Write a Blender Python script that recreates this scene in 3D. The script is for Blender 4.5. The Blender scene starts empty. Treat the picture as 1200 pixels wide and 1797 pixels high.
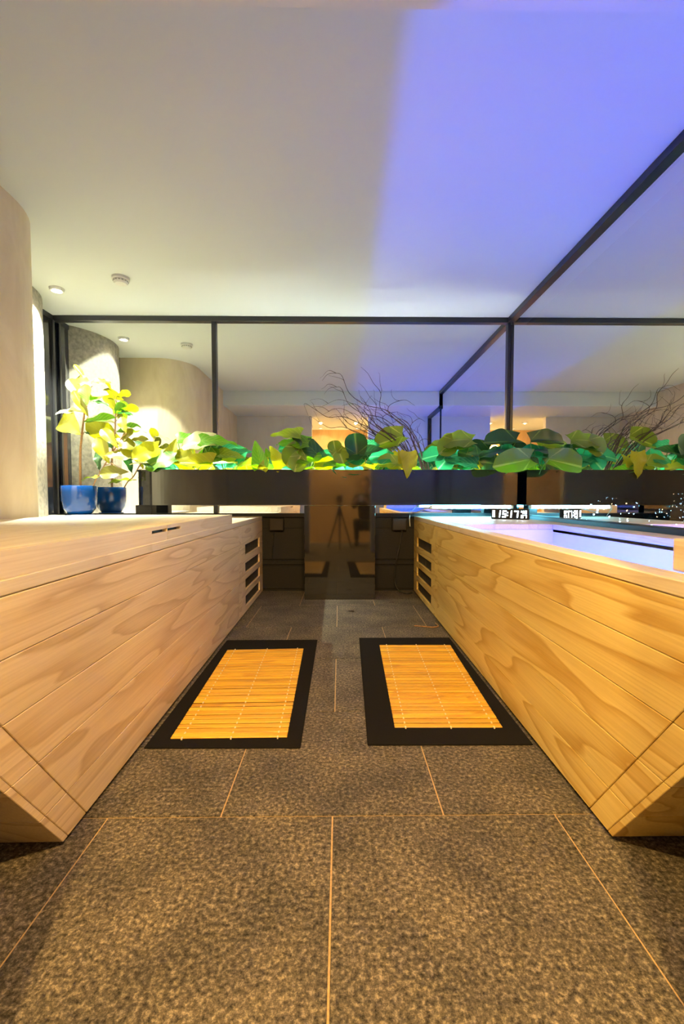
import bpy, bmesh, math, random
from mathutils import Vector, Matrix

C = bpy.context.scene.collection
SC = bpy.context.scene
R = math.radians
rnd = random.Random(7)

# ------------------------------------------------------------------ camera
F, PPX, PPY, CAMZ = 800.0, 606.0, 909.0, 0.86
cam_d = bpy.data.cameras.new('camera')
cam = bpy.data.objects.new('camera', cam_d)
C.objects.link(cam)
cam_d.sensor_width = 36.0
cam_d.lens = F / 1797.0 * 36.0
cam_d.shift_x = -(PPX - 600.0) / 1797.0
cam_d.shift_y = (PPY - 898.5) / 1797.0
cam_d.clip_start = 0.02
cam_d.clip_end = 1000
cam.location = (0, 0, CAMZ)
cam.rotation_euler = (R(90 - 2.5), 0, R(-0.72))
SC.camera = cam
CAMR = cam.rotation_euler.to_matrix()

# ------------------------------------------------------------------ world, exposure
w = bpy.data.worlds.new('night')
SC.world = w
w.use_nodes = True
w.node_tree.nodes['Background'].inputs[0].default_value = (0.010, 0.014, 0.035, 1)
w.node_tree.nodes['Background'].inputs[1].default_value = 0.15
SC.view_settings.view_transform = 'Standard'
SC.view_settings.look = 'None'
SC.view_settings.gamma = 1.0
SC.view_settings.use_curve_mapping = False
SC.view_settings.exposure = 0.0
SC.cycles.max_bounces = 14
SC.cycles.diffuse_bounces = 2
SC.cycles.glossy_bounces = 8
SC.cycles.transparent_max_bounces = 12
SC.cycles.sample_clamp_indirect = 6.0
SC.cycles.caustics_reflective = True
SC.cycles.blur_glossy = 0.3
try:
    SC.cycles.use_denoising = True
except Exception:
    pass

# lamp strengths; the hall wash and basin spots are added fill
BLUE_LED = 270.0
BENCH_TUBE = 180.0
GROW_TUBE = 400.0
SPOT_ALCOVE = 740.0
SPOT_HALL = 275.0
FILL_WASH = 260.0
GLOBE = 60.0
BASIN_FILL = 3.5

# ------------------------------------------------------------------ room numbers (metres)
D = 4.20            # back glass wall
CEIL = 2.49
XR = 1.55           # right glass wall
XL = -1.77          # plaster wall beside the left tub
XA = -2.56          # outer side of the alcove
SOF = 2.27          # underside of beam over the doorway
YB = 1.38           # beam front
YD = 0.46           # doorway wall
SILL = 0.715

def at(px, py, Y):
    """world point seen at a photo position when it lies at depth Y"""
    v = CAMR @ Vector(((px - PPX) / F, -(py - PPY) / F, -1.0))
    return Vector((0, 0, CAMZ)) + v * (Y / v.y)

# ------------------------------------------------------------------ materials
def mat(name):
    m = bpy.data.materials.new(name)
    m.use_nodes = True
    nt = m.node_tree
    return m, nt, nt.nodes['Principled BSDF']

def N(nt, t, **kw):
    n = nt.nodes.new(t)
    for k, v in kw.items():
        if k in n.inputs.keys():
            n.inputs[k].default_value = v
        else:
            setattr(n, k, v)
    return n

def simple(name, col, rough=0.5, metal=0.0, spec=0.5, bump=0.0, bscale=60, var=0.0, coat=0.0):
    m, nt, b = mat(name)
    b.inputs['Base Color'].default_value = (*col, 1)
    b.inputs['Roughness'].default_value = rough
    b.inputs['Metallic'].default_value = metal
    b.inputs['Specular IOR Level'].default_value = spec
    b.inputs['Coat Weight'].default_value = coat
    b.inputs['Coat Roughness'].default_value = 0.05
    tc = N(nt, 'ShaderNodeTexCoord')
    no = N(nt, 'ShaderNodeTexNoise', Scale=bscale, Detail=5.0)
    nt.links.new(tc.outputs['Object'], no.inputs['Vector'])
    if var > 0:
        r = N(nt, 'ShaderNodeValToRGB')
        r.color_ramp.elements[0].position = 0.3
        r.color_ramp.elements[1].position = 0.7
        r.color_ramp.elements[0].color = (*[c * (1 - var) for c in col], 1)
        r.color_ramp.elements[1].color = (*[min(1, c * (1 + var)) for c in col], 1)
        nt.links.new(no.outputs['Fac'], r.inputs['Fac'])
        nt.links.new(r.outputs['Color'], b.inputs['Base Color'])
    if bump > 0:
        bp = N(nt, 'ShaderNodeBump', Strength=bump, Distance=0.01)
        nt.links.new(no.outputs['Fac'], bp.inputs['Height'])
        nt.links.new(bp.outputs['Normal'], b.inputs['Normal'])
    return m

def emit(name, col, strength):
    m = bpy.data.materials.new(name)
    m.use_nodes = True
    nt = m.node_tree
    nt.nodes.clear()
    o = N(nt, 'ShaderNodeOutputMaterial')
    e = N(nt, 'ShaderNodeEmission', Color=(*col, 1), Strength=strength)
    nt.links.new(e.outputs[0], o.inputs[0])
    return m

def wood(name, light, dark, scale=1.0, rough=0.42, contrast=1.0, axis='Y', rings=9.0, tone_var=0.06):
    """plain sawn pine: contour-like grain stretched along the board"""
    m, nt, b = mat(name)
    L = nt.links.new
    tc = N(nt, 'ShaderNodeTexCoord')
    oi = N(nt, 'ShaderNodeObjectInfo')
    mul = N(nt, 'ShaderNodeMath', operation='MULTIPLY')
    mul.inputs[1].default_value = 37.0
    L(oi.outputs['Random'], mul.inputs[0])
    cmb = N(nt, 'ShaderNodeCombineXYZ')
    for i in range(3):
        L(mul.outputs[0], cmb.inputs[i])
    add = N(nt, 'ShaderNodeVectorMath', operation='ADD')
    L(tc.outputs['Object'], add.inputs[0]); L(cmb.outputs[0], add.inputs[1])
    mp = N(nt, 'ShaderNodeMapping')
    s = [3.2 * scale, 3.2 * scale, 3.2 * scale]
    s['XYZ'.index(axis)] = 0.42 * scale
    mp.inputs['Scale'].default_value = s
    L(add.outputs[0], mp.inputs['Vector'])
    n1 = N(nt, 'ShaderNodeTexNoise', Scale=1.25, Detail=2.5, Roughness=0.45, Distortion=0.35)
    L(mp.outputs[0], n1.inputs['Vector'])
    k = N(nt, 'ShaderNodeMath', operation='MULTIPLY'); k.inputs[1].default_value = rings
    L(n1.outputs['Fac'], k.inputs[0])
    fr = N(nt, 'ShaderNodeMath', operation='FRACT'); L(k.outputs[0], fr.inputs[0])
    rp = N(nt, 'ShaderNodeValToRGB')
    e = rp.color_ramp.elements
    e[0].position = 0.0; e[0].color = (*light, 1)
    e[1].position = 1.0; e[1].color = (*light, 1)
    mid = [l + (d - l) * contrast for l, d in zip(light, dark)]
    q = e.new(0.62); q.color = (*[l + (d - l) * 0.35 * contrast for l, d in zip(light, dark)], 1)
    q = e.new(0.88); q.color = (*mid, 1)
    q = e.new(0.95); q.color = (*light, 1)
    L(fr.outputs[0], rp.inputs['Fac'])
    # fine fibres
    mp2 = N(nt, 'ShaderNodeMapping')
    s2 = [160, 160, 160]; s2['XYZ'.index(axis)] = 3.0
    mp2.inputs['Scale'].default_value = s2
    L(add.outputs[0], mp2.inputs['Vector'])
    n2 = N(nt, 'ShaderNodeTexNoise', Scale=1.0, Detail=3.0)
    L(mp2.outputs[0], n2.inputs['Vector'])
    rp2 = N(nt, 'ShaderNodeValToRGB')
    rp2.color_ramp.elements[0].position = 0.3
    rp2.color_ramp.elements[0].color = (0.86, 0.82, 0.76, 1)
    rp2.color_ramp.elements[1].position = 0.65
    rp2.color_ramp.elements[1].color = (1, 1, 1, 1)
    L(n2.outputs['Fac'], rp2.inputs['Fac'])
    mx = N(nt, 'ShaderNodeMix', data_type='RGBA', blend_type='MULTIPLY')
    mx.inputs['Factor'].default_value = 0.8
    L(rp.outputs['Color'], mx.inputs['A']); L(rp2.outputs['Color'], mx.inputs['B'])
    tone = N(nt, 'ShaderNodeHueSaturation')
    mrt = N(nt, 'ShaderNodeMapRange'); mrt.inputs['To Min'].default_value = 1.0 - tone_var; mrt.inputs['To Max'].default_value = 1.0 + tone_var * 0.5
    L(oi.outputs['Random'], mrt.inputs['Value']); L(mrt.outputs[0], tone.inputs['Value'])
    L(mx.outputs['Result'], tone.inputs['Color'])
    L(tone.outputs[0], b.inputs['Base Color'])
    b.inputs['Roughness'].default_value = rough
    bp = N(nt, 'ShaderNodeBump', Strength=0.12, Distance=0.004)
    L(n2.outputs['Fac'], bp.inputs['Height']); L(bp.outputs['Normal'], b.inputs['Normal'])
    return m

def plaster(name, c1, c2, rough=0.8):
    m, nt, b = mat(name)
    L = nt.links.new
    tc = N(nt, 'ShaderNodeTexCoord')
    mp = N(nt, 'ShaderNodeMapping'); mp.inputs['Scale'].default_value = (2.2, 2.2, 0.9)
    L(tc.outputs['Object'], mp.inputs['Vector'])
    n = N(nt, 'ShaderNodeTexNoise', Scale=2.4, Detail=7.0, Roughness=0.6, Distortion=0.8)
    L(mp.outputs[0], n.inputs['Vector'])
    r = N(nt, 'ShaderNodeValToRGB')
    r.color_ramp.elements[0].position = 0.32; r.color_ramp.elements[0].color = (*c1, 1)
    r.color_ramp.elements[1].position = 0.68; r.color_ramp.elements[1].color = (*c2, 1)
    L(n.outputs['Fac'], r.inputs['Fac']); L(r.outputs['Color'], b.inputs['Base Color'])
    b.inputs['Roughness'].default_value = rough
    bp = N(nt, 'ShaderNodeBump', Strength=0.08, Distance=0.01)
    L(n.outputs['Fac'], bp.inputs['Height']); L(bp.outputs['Normal'], b.inputs['Normal'])
    return m

def stone_tile(name):
    m, nt, b = mat(name)
    L = nt.links.new
    tc = N(nt, 'ShaderNodeTexCoord'); oi = N(nt, 'ShaderNodeObjectInfo')
    mul = N(nt, 'ShaderNodeMath', operation='MULTIPLY'); mul.inputs[1].default_value = 51.0
    L(oi.outputs['Random'], mul.inputs[0])
    cmb = N(nt, 'ShaderNodeCombineXYZ')
    L(mul.outputs[0], cmb.inputs[0]); L(mul.outputs[0], cmb.inputs[1])
    add = N(nt, 'ShaderNodeVectorMath', operation='ADD')
    L(tc.outputs['Object'], add.inputs[0]); L(cmb.outputs[0], add.inputs[1])
    a = N(nt, 'ShaderNodeTexNoise', Scale=95.0, Detail=6.0, Roughness=0.75)
    c = N(nt, 'ShaderNodeTexNoise', Scale=5.0, Detail=5.0, Roughness=0.6)
    v = N(nt, 'ShaderNodeTexVoronoi', Scale=210.0)
    for n in (a, c, v):
        L(add.outputs[0], n.inputs['Vector'])
    r1 = N(nt, 'ShaderNodeValToRGB')
    e = r1.color_ramp.elements
    e[0].position = 0.36; e[0].color = (0.012, 0.011, 0.010, 1)
    e[1].position = 0.72; e[1].color = (0.42, 0.35, 0.25, 1)
    q = e.new(0.52); q.color = (0.105, 0.090, 0.070, 1)
    L(a.outputs['Fac'], r1.inputs['Fac'])
    r2 = N(nt, 'ShaderNodeValToRGB')
    r2.color_ramp.elements[0].position = 0.36; r2.color_ramp.elements[0].color = (0.68, 0.68, 0.68, 1)
    r2.color_ramp.elements[1].position = 0.66; r2.color_ramp.elements[1].color = (1.25, 1.2, 1.12, 1)
    L(c.outputs['Fac'], r2.inputs['Fac'])
    mx = N(nt, 'ShaderNodeMix', data_type='RGBA', blend_type='MULTIPLY'); mx.inputs['Factor'].default_value = 1.0
    L(r1.outputs['Color'], mx.inputs['A']); L(r2.outputs['Color'], mx.inputs['B'])
    L(mx.outputs['Result'], b.inputs['Base Color'])
    b.inputs['Roughness'].default_value = 0.66
    b.inputs['Specular IOR Level'].default_value = 0.22
    bp = N(nt, 'ShaderNodeBump', Strength=0.35, Distance=0.004)
    L(a.outputs['Fac'], bp.inputs['Height']); L(bp.outputs['Normal'], b.inputs['Normal'])
    return m

def mirror_glass(name, refl=0.92, tint=(0.97, 0.98, 0.98)):
    m = bpy.data.materials.new(name)
    m.use_nodes = True
    nt = m.node_tree; nt.nodes.clear()
    o = N(nt, 'ShaderNodeOutputMaterial')
    g = N(nt, 'ShaderNodeBsdfGlossy', Color=(*tint, 1), Roughness=0.0)
    t = N(nt, 'ShaderNodeBsdfTransparent', Color=(0.9, 0.95, 1, 1))
    x = N(nt, 'ShaderNodeMixShader', Fac=refl)
    nt.links.new(t.outputs[0], x.inputs[1]); nt.links.new(g.outputs[0], x.inputs[2])
    nt.links.new(x.outputs[0], o.inputs[0])
    return m

def leaf_mat(name, col, vein, trans=0.45):
    m = bpy.data.materials.new(name)
    m.use_nodes = True
    nt = m.node_tree; L = nt.links.new
    b = nt.nodes['Principled BSDF']; o = nt.nodes['Material Output']
    uv = N(nt, 'ShaderNodeUVMap'); sp = N(nt, 'ShaderNodeSeparateXYZ'); L(uv.outputs[0], sp.inputs[0])
    au = N(nt, 'ShaderNodeMath', operation='ABSOLUTE')
    sb = N(nt, 'ShaderNodeMath', operation='SUBTRACT'); sb.inputs[1].default_value = 0.5
    L(sp.outputs[0], sb.inputs[0]); L(sb.outputs[0], au.inputs[0])
    # side veins: v*7 - |u|*5 in steps
    k1 = N(nt, 'ShaderNodeMath', operation='MULTIPLY'); k1.inputs[1].default_value = 7.0; L(sp.outputs[1], k1.inputs[0])
    k2 = N(nt, 'ShaderNodeMath', operation='MULTIPLY'); k2.inputs[1].default_value = 4.5; L(au.outputs[0], k2.inputs[0])
    s2 = N(nt, 'ShaderNodeMath', operation='SUBTRACT'); L(k1.outputs[0], s2.inputs[0]); L(k2.outputs[0], s2.inputs[1])
    fr = N(nt, 'ShaderNodeMath', operation='FRACT'); L(s2.outputs[0], fr.inputs[0])
    lt = N(nt, 'ShaderNodeMath', operation='LESS_THAN'); lt.inputs[1].default_value = 0.09; L(fr.outputs[0], lt.inputs[0])
    mr = N(nt, 'ShaderNodeMath', operation='LESS_THAN'); mr.inputs[1].default_value = 0.012; L(au.outputs[0], mr.inputs[0])
    mxv = N(nt, 'ShaderNodeMath', operation='MAXIMUM'); L(lt.outputs[0], mxv.inputs[0]); L(mr.outputs[0], mxv.inputs[1])
    fv = N(nt, 'ShaderNodeMath', operation='MULTIPLY'); fv.inputs[1].default_value = 0.45; L(mxv.outputs[0], fv.inputs[0])
    oi = N(nt, 'ShaderNodeObjectInfo')
    hs = N(nt, 'ShaderNodeHueSaturation', Color=(*col, 1))
    mr2 = N(nt, 'ShaderNodeMapRange'); mr2.inputs['To Min'].default_value = 0.65; mr2.inputs['To Max'].default_value = 1.35
    L(oi.outputs['Random'], mr2.inputs['Value']); L(mr2.outputs[0], hs.inputs['Value'])
    mx = N(nt, 'ShaderNodeMix', data_type='RGBA'); L(fv.outputs[0], mx.inputs['Factor'])
    L(hs.outputs[0], mx.inputs['A']); mx.inputs['B'].default_value = (*vein, 1)
    L(mx.outputs['Result'], b.inputs['Base Color'])
    b.inputs['Roughness'].default_value = 0.38
    tr = N(nt, 'ShaderNodeBsdfTranslucent')
    br = N(nt, 'ShaderNodeHueSaturation', Value=1.6, Saturation=1.1); L(mx.outputs['Result'], br.inputs['Color'])
    L(br.outputs[0], tr.inputs['Color'])
    ms = N(nt, 'ShaderNodeMixShader', Fac=trans)
    L(b.outputs[0], ms.inputs[1]); L(tr.outputs[0], ms.inputs[2]); L(ms.outputs[0], o.inputs[0])
    return m

M = {}
M['ceiling'] = simple('ceiling_paint', (0.77, 0.80, 0.79), 0.85, bump=0.02, bscale=150)
M['plaster'] = plaster('limewash_plaster', (0.72, 0.58, 0.38), (0.83, 0.70, 0.49))
M['hall'] = plaster('hall_plaster', (0.52, 0.30, 0.12), (0.66, 0.41, 0.18))
M['rear'] = plaster('rear_paint', (0.76, 0.69, 0.56), (0.80, 0.74, 0.62))
M['concrete'] = simple('rough_concrete', (0.50, 0.45, 0.36), 0.85, bump=0.5, bscale=28, var=0.3)
M['ledge'] = simple('ledge_stone', (0.52, 0.48, 0.42), 0.6, bump=0.05, bscale=40, var=0.1)
M['grout'] = simple('sand_grout', (0.42, 0.28, 0.14), 0.85, bump=0.2, bscale=200, var=0.2)
M['tile'] = stone_tile('dark_basalt_tile')
M['black_frame'] = simple('black_frame_metal', (0.010, 0.010, 0.012), 0.35, spec=0.4)
M['black_wall'] = simple('black_wall_paint', (0.012, 0.011, 0.011), 0.6, spec=0.25, bump=0.05, bscale=90, var=0.2)
M['mirror'] = mirror_glass('mirrored_night_glass')
M['black_glass'] = simple('black_gloss_glass', (0.012, 0.012, 0.013), 0.06, spec=0.8)
M['planter'] = simple('black_gloss_lacquer', (0.012, 0.011, 0.011), 0.07, spec=0.6, coat=0.5)
M['pedestal'] = simple('black_gloss_pedestal', (0.010, 0.009, 0.009), 0.05, spec=0.8, coat=0.6)
M['pine'] = wood('golden_pine', (0.92, 0.69, 0.25), (0.66, 0.40, 0.09), rings=11.0)
M['pine_pale'] = wood('pale_pine', (0.88, 0.69, 0.43), (0.62, 0.42, 0.20), contrast=0.8, rings=11.0)
M['pine_top'] = wood('pine_top', (0.84, 0.72, 0.54), (0.66, 0.50, 0.31), contrast=0.5)
M['basin'] = simple('white_basin', (0.80, 0.80, 0.82), 0.35, var=0.02, bscale=6)
M['void'] = simple('vent_black', (0.006, 0.006, 0.006), 0.6)
M['grille'] = simple('grille_black', (0.028, 0.026, 0.024), 0.45)
M['bamboo'] = wood('bamboo', (0.84, 0.47, 0.035), (0.55, 0.23, 0.008), scale=2.2, contrast=0.65, axis='X', rings=5.0, rough=0.4, tone_var=0.22)
M['felt'] = simple('black_felt', (0.010, 0.009, 0.009), 0.95, spec=0.1, bump=0.6, bscale=500, var=0.3)
M['thread'] = simple('white_thread', (0.75, 0.66, 0.48), 0.8)
M['blue_glaze'] = simple('cobalt_glaze', (0.002, 0.045, 0.22), 0.10, spec=0.4, coat=0.3)
M['teal_glaze'] = simple('teal_blue_glaze', (0.004, 0.085, 0.20), 0.12, spec=0.7, coat=0.8)
M['soil'] = simple('dark_soil', (0.035, 0.022, 0.014), 0.95, bump=0.8, bscale=80, var=0.5)
M['bark'] = simple('fig_bark', (0.30, 0.16, 0.07), 0.8, bump=0.4, bscale=120, var=0.3)
M['twig'] = simple('willow_bark', (0.050, 0.026, 0.016), 0.75, bump=0.3, bscale=150, var=0.3)
M['petiole'] = simple('green_petiole', (0.16, 0.28, 0.05), 0.5)
M['leaf_green'] = leaf_mat('leaf_green', (0.080, 0.20, 0.012), (0.36, 0.46, 0.07))  # yellow, teal and dark leaf tints carry warm, cool and dim light
M['leaf_yellow'] = leaf_mat('leaf_yellow_green', (0.27, 0.27, 0.008), (0.42, 0.40, 0.05), 0.33)
M['leaf_dark'] = leaf_mat('leaf_dark_green', (0.018, 0.080, 0.016), (0.16, 0.26, 0.05), 0.3)
M['leaf_olive'] = leaf_mat('leaf_olive', (0.15, 0.21, 0.018), (0.45, 0.46, 0.10), 0.35)
M['leaf_teal'] = leaf_mat('leaf_blue_green', (0.030, 0.22, 0.085), (0.22, 0.46, 0.20), 0.5)
M['leaf_fig'] = leaf_mat('fig_leaf', (0.17, 0.165, 0.004), (0.26, 0.24, 0.02), 0.22)
M['leaf_pale'] = leaf_mat('leaf_pale_lit', (0.46, 0.45, 0.24), (0.62, 0.58, 0.34), 0.35)  # overexposure put into the leaf colour
M['white_plastic'] = simple('white_plastic', (0.75, 0.74, 0.72), 0.4)
M['grey_plastic'] = simple('grey_plastic', (0.30, 0.30, 0.30), 0.5)
M['black_plastic'] = simple('black_plastic', (0.006, 0.006, 0.008), 0.25)
M['dark_box'] = simple('box_dark_brown', (0.026, 0.021, 0.019), 0.55, spec=0.3)
M['cable'] = simple('black_cable', (0.012, 0.012, 0.014), 0.3)
M['digits'] = emit('clock_digits', (0.80, 0.93, 1.0), 9.0)
M['blue_led'] = emit('blue_led', (0.0, 0.075, 1.0), BLUE_LED)
M['bench_tube'] = emit('cool_tube', (0.16, 0.72, 1.0), BENCH_TUBE)
M['grow_tube'] = emit('grow_tube', (0.90, 1.0, 0.92), GROW_TUBE)
M['spot_lens'] = emit('spot_lens', (1.0, 0.86, 0.62), 30.0)
M['globe'] = emit('globe_glass', (1.0, 0.70, 0.28), GLOBE)

# ------------------------------------------------------------------ mesh helpers
def tag(o, label=None, cat=None, group=None, kind=None):
    if label: o['label'] = label
    if cat: o['category'] = cat
    if group: o['group'] = group
    if kind: o['kind'] = kind
    return o

def empty(name, loc=(0, 0, 0), rz=0.0):
    o = bpy.data.objects.new(name, None)
    o.location = loc; o.rotation_euler = (0, 0, rz)
    o.empty_display_size = 0.1
    C.objects.link(o)
    return o

def link(name, me, material=None, parent=None, loc=None):
    o = bpy.data.objects.new(name, me)
    C.objects.link(o)
    if material is not None and not me.materials:
        me.materials.append(material)
    if parent is not None:
        o.parent = parent
    if loc is not None:
        o.location = loc
    return o

class MB:
    def __init__(self):
        self.bm = bmesh.new()
    def box(self, x0, x1, y0, y1, z0, z1, bevel=0.0, seg=1):
        bm = self.bm
        v = [bm.verts.new((x, y, z)) for x in (x0, x1) for y in (y0, y1) for z in (z0, z1)]
        fs = [bm.faces.new([v[i] for i in q]) for q in
              ((0, 1, 3, 2), (4, 6, 7, 5), (0, 4, 5, 1), (2, 3, 7, 6), (0, 2, 6, 4), (1, 5, 7, 3))]
        if bevel > 0:
            es = list({e for f in fs for e in f.edges})
            bmesh.ops.bevel(bm, geom=es, offset=bevel, segments=seg, affect='EDGES', profile=0.6)
        return self
    def prism(self, poly, axis, a0, a1, bevel=0.0, seg=1):
        """poly of 2d points, extruded along axis ('X': poly is (y,z); 'Y': (x,z); 'Z': (x,y))"""
        bm = self.bm
        def p(u, v, a):
            return {'X': (a, u, v), 'Y': (u, a, v), 'Z': (u, v, a)}[axis]
        A = [bm.verts.new(p(u, v, a0)) for u, v in poly]
        B = [bm.verts.new(p(u, v, a1)) for u, v in poly]
        n = len(poly)
        fs = [bm.faces.new(A[::-1]), bm.faces.new(B)]
        for i in range(n):
            fs.append(bm.faces.new((A[i], A[(i + 1) % n], B[(i + 1) % n], B[i])))
        if bevel > 0:
            es = list({e for f in fs for e in f.edges})
            bmesh.ops.bevel(bm, geom=es, offset=bevel, segments=seg, affect='EDGES', profile=0.6)
        return self
    def lathe(self, prof, n=32, c=(0, 0, 0), cap=True):
        bm = self.bm
        rings = []
        for r, z in prof:
            rings.append([bm.verts.new((c[0] + r * math.cos(2 * math.pi * i / n), c[1] + r * math.sin(2 * math.pi * i / n), c[2] + z)) for i in range(n)])
        for a, b in zip(rings, rings[1:]):
            for i in range(n):
                bm.faces.new((a[i], a[(i + 1) % n], b[(i + 1) % n], b[i]))
        if cap:
            bm.faces.new(rings[0][::-1]); bm.faces.new(rings[-1])
        return self
    def tube(self, pts, rad, n=6):
        bm = self.bm
        pts = [Vector(p) for p in pts]
        if not hasattr(rad, '__len__'):
            rad = [rad] * len(pts)
        rings = []
        up = Vector((0.13, 0.31, 0.94))
        for i, p in enumerate(pts):
            t = (pts[min(i + 1, len(pts) - 1)] - pts[max(i - 1, 0)])
            if t.length < 1e-9: t = Vector((0, 0, 1))
            t.normalize()
            a = t.cross(up)
            if a.length < 1e-3: a = t.cross(Vector((1, 0, 0)))
            a.normalize(); b = t.cross(a)
            up = b.copy() if False else up
            rings.append([bm.verts.new(p + (a * math.cos(2 * math.pi * k / n) + b * math.sin(2 * math.pi * k / n)) * rad[i]) for k in range(n)])
        for r0, r1 in zip(rings, rings[1:]):
            for k in range(n):
                bm.faces.new((r0[k], r0[(k + 1) % n], r1[(k + 1) % n], r1[k]))
        bm.faces.new(rings[0][::-1]); bm.faces.new(rings[-1])
        return self
    def mesh(self, name, smooth=False):
        bm = self.bm
        bmesh.ops.recalc_face_normals(bm, faces=bm.faces)
        me = bpy.data.meshes.new(name)
        bm.to_mesh(me); bm.free()
        if smooth:
            for p in me.polygons: p.use_smooth = True
        return me
    def build(self, name, material, parent=None, loc=None, smooth=False):
        return link(name, self.mesh(name, smooth), material, parent, loc)

def smooth_path(pts, k=6):
    """Catmull-Rom through the points"""
    P = [Vector(p) for p in pts]
    P = [P[0] * 2 - P[1]] + P + [P[-1] * 2 - P[-2]]
    out = []
    for i in range(1, len(P) - 2):
        a, b, c, d = P[i - 1:i + 3]
        for j in range(k):
            t = j / k
            out.append(0.5 * ((2 * b) + (c - a) * t + (2 * a - 5 * b + 4 * c - d) * t * t + (3 * b - a - 3 * c + d) * t ** 3))
    out.append(P[-2])
    return out

def struct(name, mb, m, parent=None, **kw):
    o = mb.build(name, m, parent, **kw)
    if parent is None: o['kind'] = 'structure'
    return o

# ================================================================== THE SETTING
# floor: grout bed with separate stone tiles in running bond
floor = struct('floor', MB().box(-2.7, 1.75, -1.25, 4.35, -0.12, -0.003), M['grout'])
T = 0.605
Y0 = 1.20 - 4 * T
rows = 10
tile_cache = {}
def tile_mesh(wx, wy):
    key = (round(wx, 3), round(wy, 3))
    if key not in tile_cache:
        tile_cache[key] = MB().box(-wx / 2, wx / 2, -wy / 2, wy / 2, -0.006, 0.0, bevel=0.0012).mesh('floor_tile')
        tile_cache[key].materials.append(M['tile'])
    return tile_cache[key]
g = 0.0045
for r in range(rows):
    ya, yb = Y0 + r * T, Y0 + (r + 1) * T
    ya, yb = max(ya, -1.2), min(yb, 4.2)
    off = -0.02 if (r % 2 == 1) else -0.02 - T / 2
    for k in range(-3, 3):
        xa = off + k * T; xb = xa + T
        xa, xb = max(xa, -1.7), min(xb, 1.5)
        if xb - xa < 0.05: continue
        link('floor_tile', tile_mesh(xb - xa - g, yb - ya - g), None, floor, ((xa + xb) / 2, (ya + yb) / 2, 0.0))

ceiling = struct('ceiling', MB().box(-3.6, 1.75, 0.3, 4.35, CEIL, CEIL + 0.12), M['ceiling'])
trim_1 = struct('trim_1', MB().box(-2.7, 1.75, -1.25, YB, SOF, CEIL - 0.001, bevel=0.004), M['ceiling'])
tag(trim_1, 'lowered white ceiling beam over the doorway')

# left plaster wall with a rounded corner into the alcove
poly = [(XL, YD)]
poly.append((XL, 2.55))
for i in range(1, 13):
    t = i / 13 * math.pi / 2
    poly.append((XL - 0.36 * (1 - math.cos(t)), 2.55 + 0.44 * math.sin(t)))
poly += [(-2.13, 2.99), (-3.0, 2.99), (-3.0, YD)]
wl = struct('wall_left', MB().prism(poly, 'Z', 0.0, CEIL), M['plaster'])
# rear wall pieces either side of the doorway the picture is taken from
struct('wall_rear_left', MB().box(-3.0, -0.48, YD - 0.10, YD, 0, SOF), M['rear'])
struct('wall_rear_right', MB().box(0.49, 1.75, YD - 0.10, YD, 0, SOF), M['ceiling'])
struct('wall_hall_back', MB().box(-1.3, 1.3, -1.25, -1.10, 0, SOF), M['hall'])
struct('wall_hall_left', MB().box(-1.3, -1.2, -1.10, YD - 0.10, 0, SOF), M['rear'])
struct('wall_hall_right', MB().box(1.2, 1.3, -1.10, YD - 0.10, 0, SOF), M['rear'])
# dark dado below the back and right glass
wb = struct('wall_back', MB().box(-2.7, 1.75, D, D + 0.14, 0, SILL - 0.03), M['black_wall'])
for a, b in ((-0.70, -0.31), (0.31, 0.70)):
    pass
MB().box(-0.72, -0.29, D - 0.014, D, 0.245, 0.285, bevel=0.006).build('moulding', M['black_wall'], wb)
MB().box(0.29, 0.72, D - 0.014, D, 0.245, 0.285, bevel=0.006).build('moulding', M['black_wall'], wb)
MB().box(-0.72, -0.29, D - 0.010, D, 0.295, 0.585, bevel=0.004).build('panel', M['black_wall'], wb)
MB().box(0.29, 0.72, D - 0.010, D, 0.295, 0.585, bevel=0.004).build('panel', M['black_wall'], wb)
MB().box(-0.72, -0.29, D - 0.010, D, 0.02, 0.235, bevel=0.004).build('panel', M['black_wall'], wb)
MB().box(0.29, 0.72, D - 0.010, D, 0.02, 0.235, bevel=0.004).build('panel', M['black_wall'], wb)
struct('wall_right', MB().box(XR, XR + 0.14, YD, D, 0, 0.69), M['black_wall'])
# alcove: round concrete column, stone ledge, dark side panels
n = 48
struct('wall_alcove_column', MB().lathe([(0.60, 0.0), (0.60, CEIL)], n, (-2.96, 3.55, 0)), M['concrete'], smooth=False)
for p in bpy.data.objects['wall_alcove_column'].data.polygons:
    if len(p.vertices) == 4: p.use_smooth = True
struct('trim_2', MB().box(XA - 0.05, -1.78, 2.99, D, 0.0, SILL - 0.005, bevel=0.004), M['ledge'])
tag(bpy.data.objects['trim_2'], 'pale stone ledge filling the alcove under the blue pots')

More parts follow.
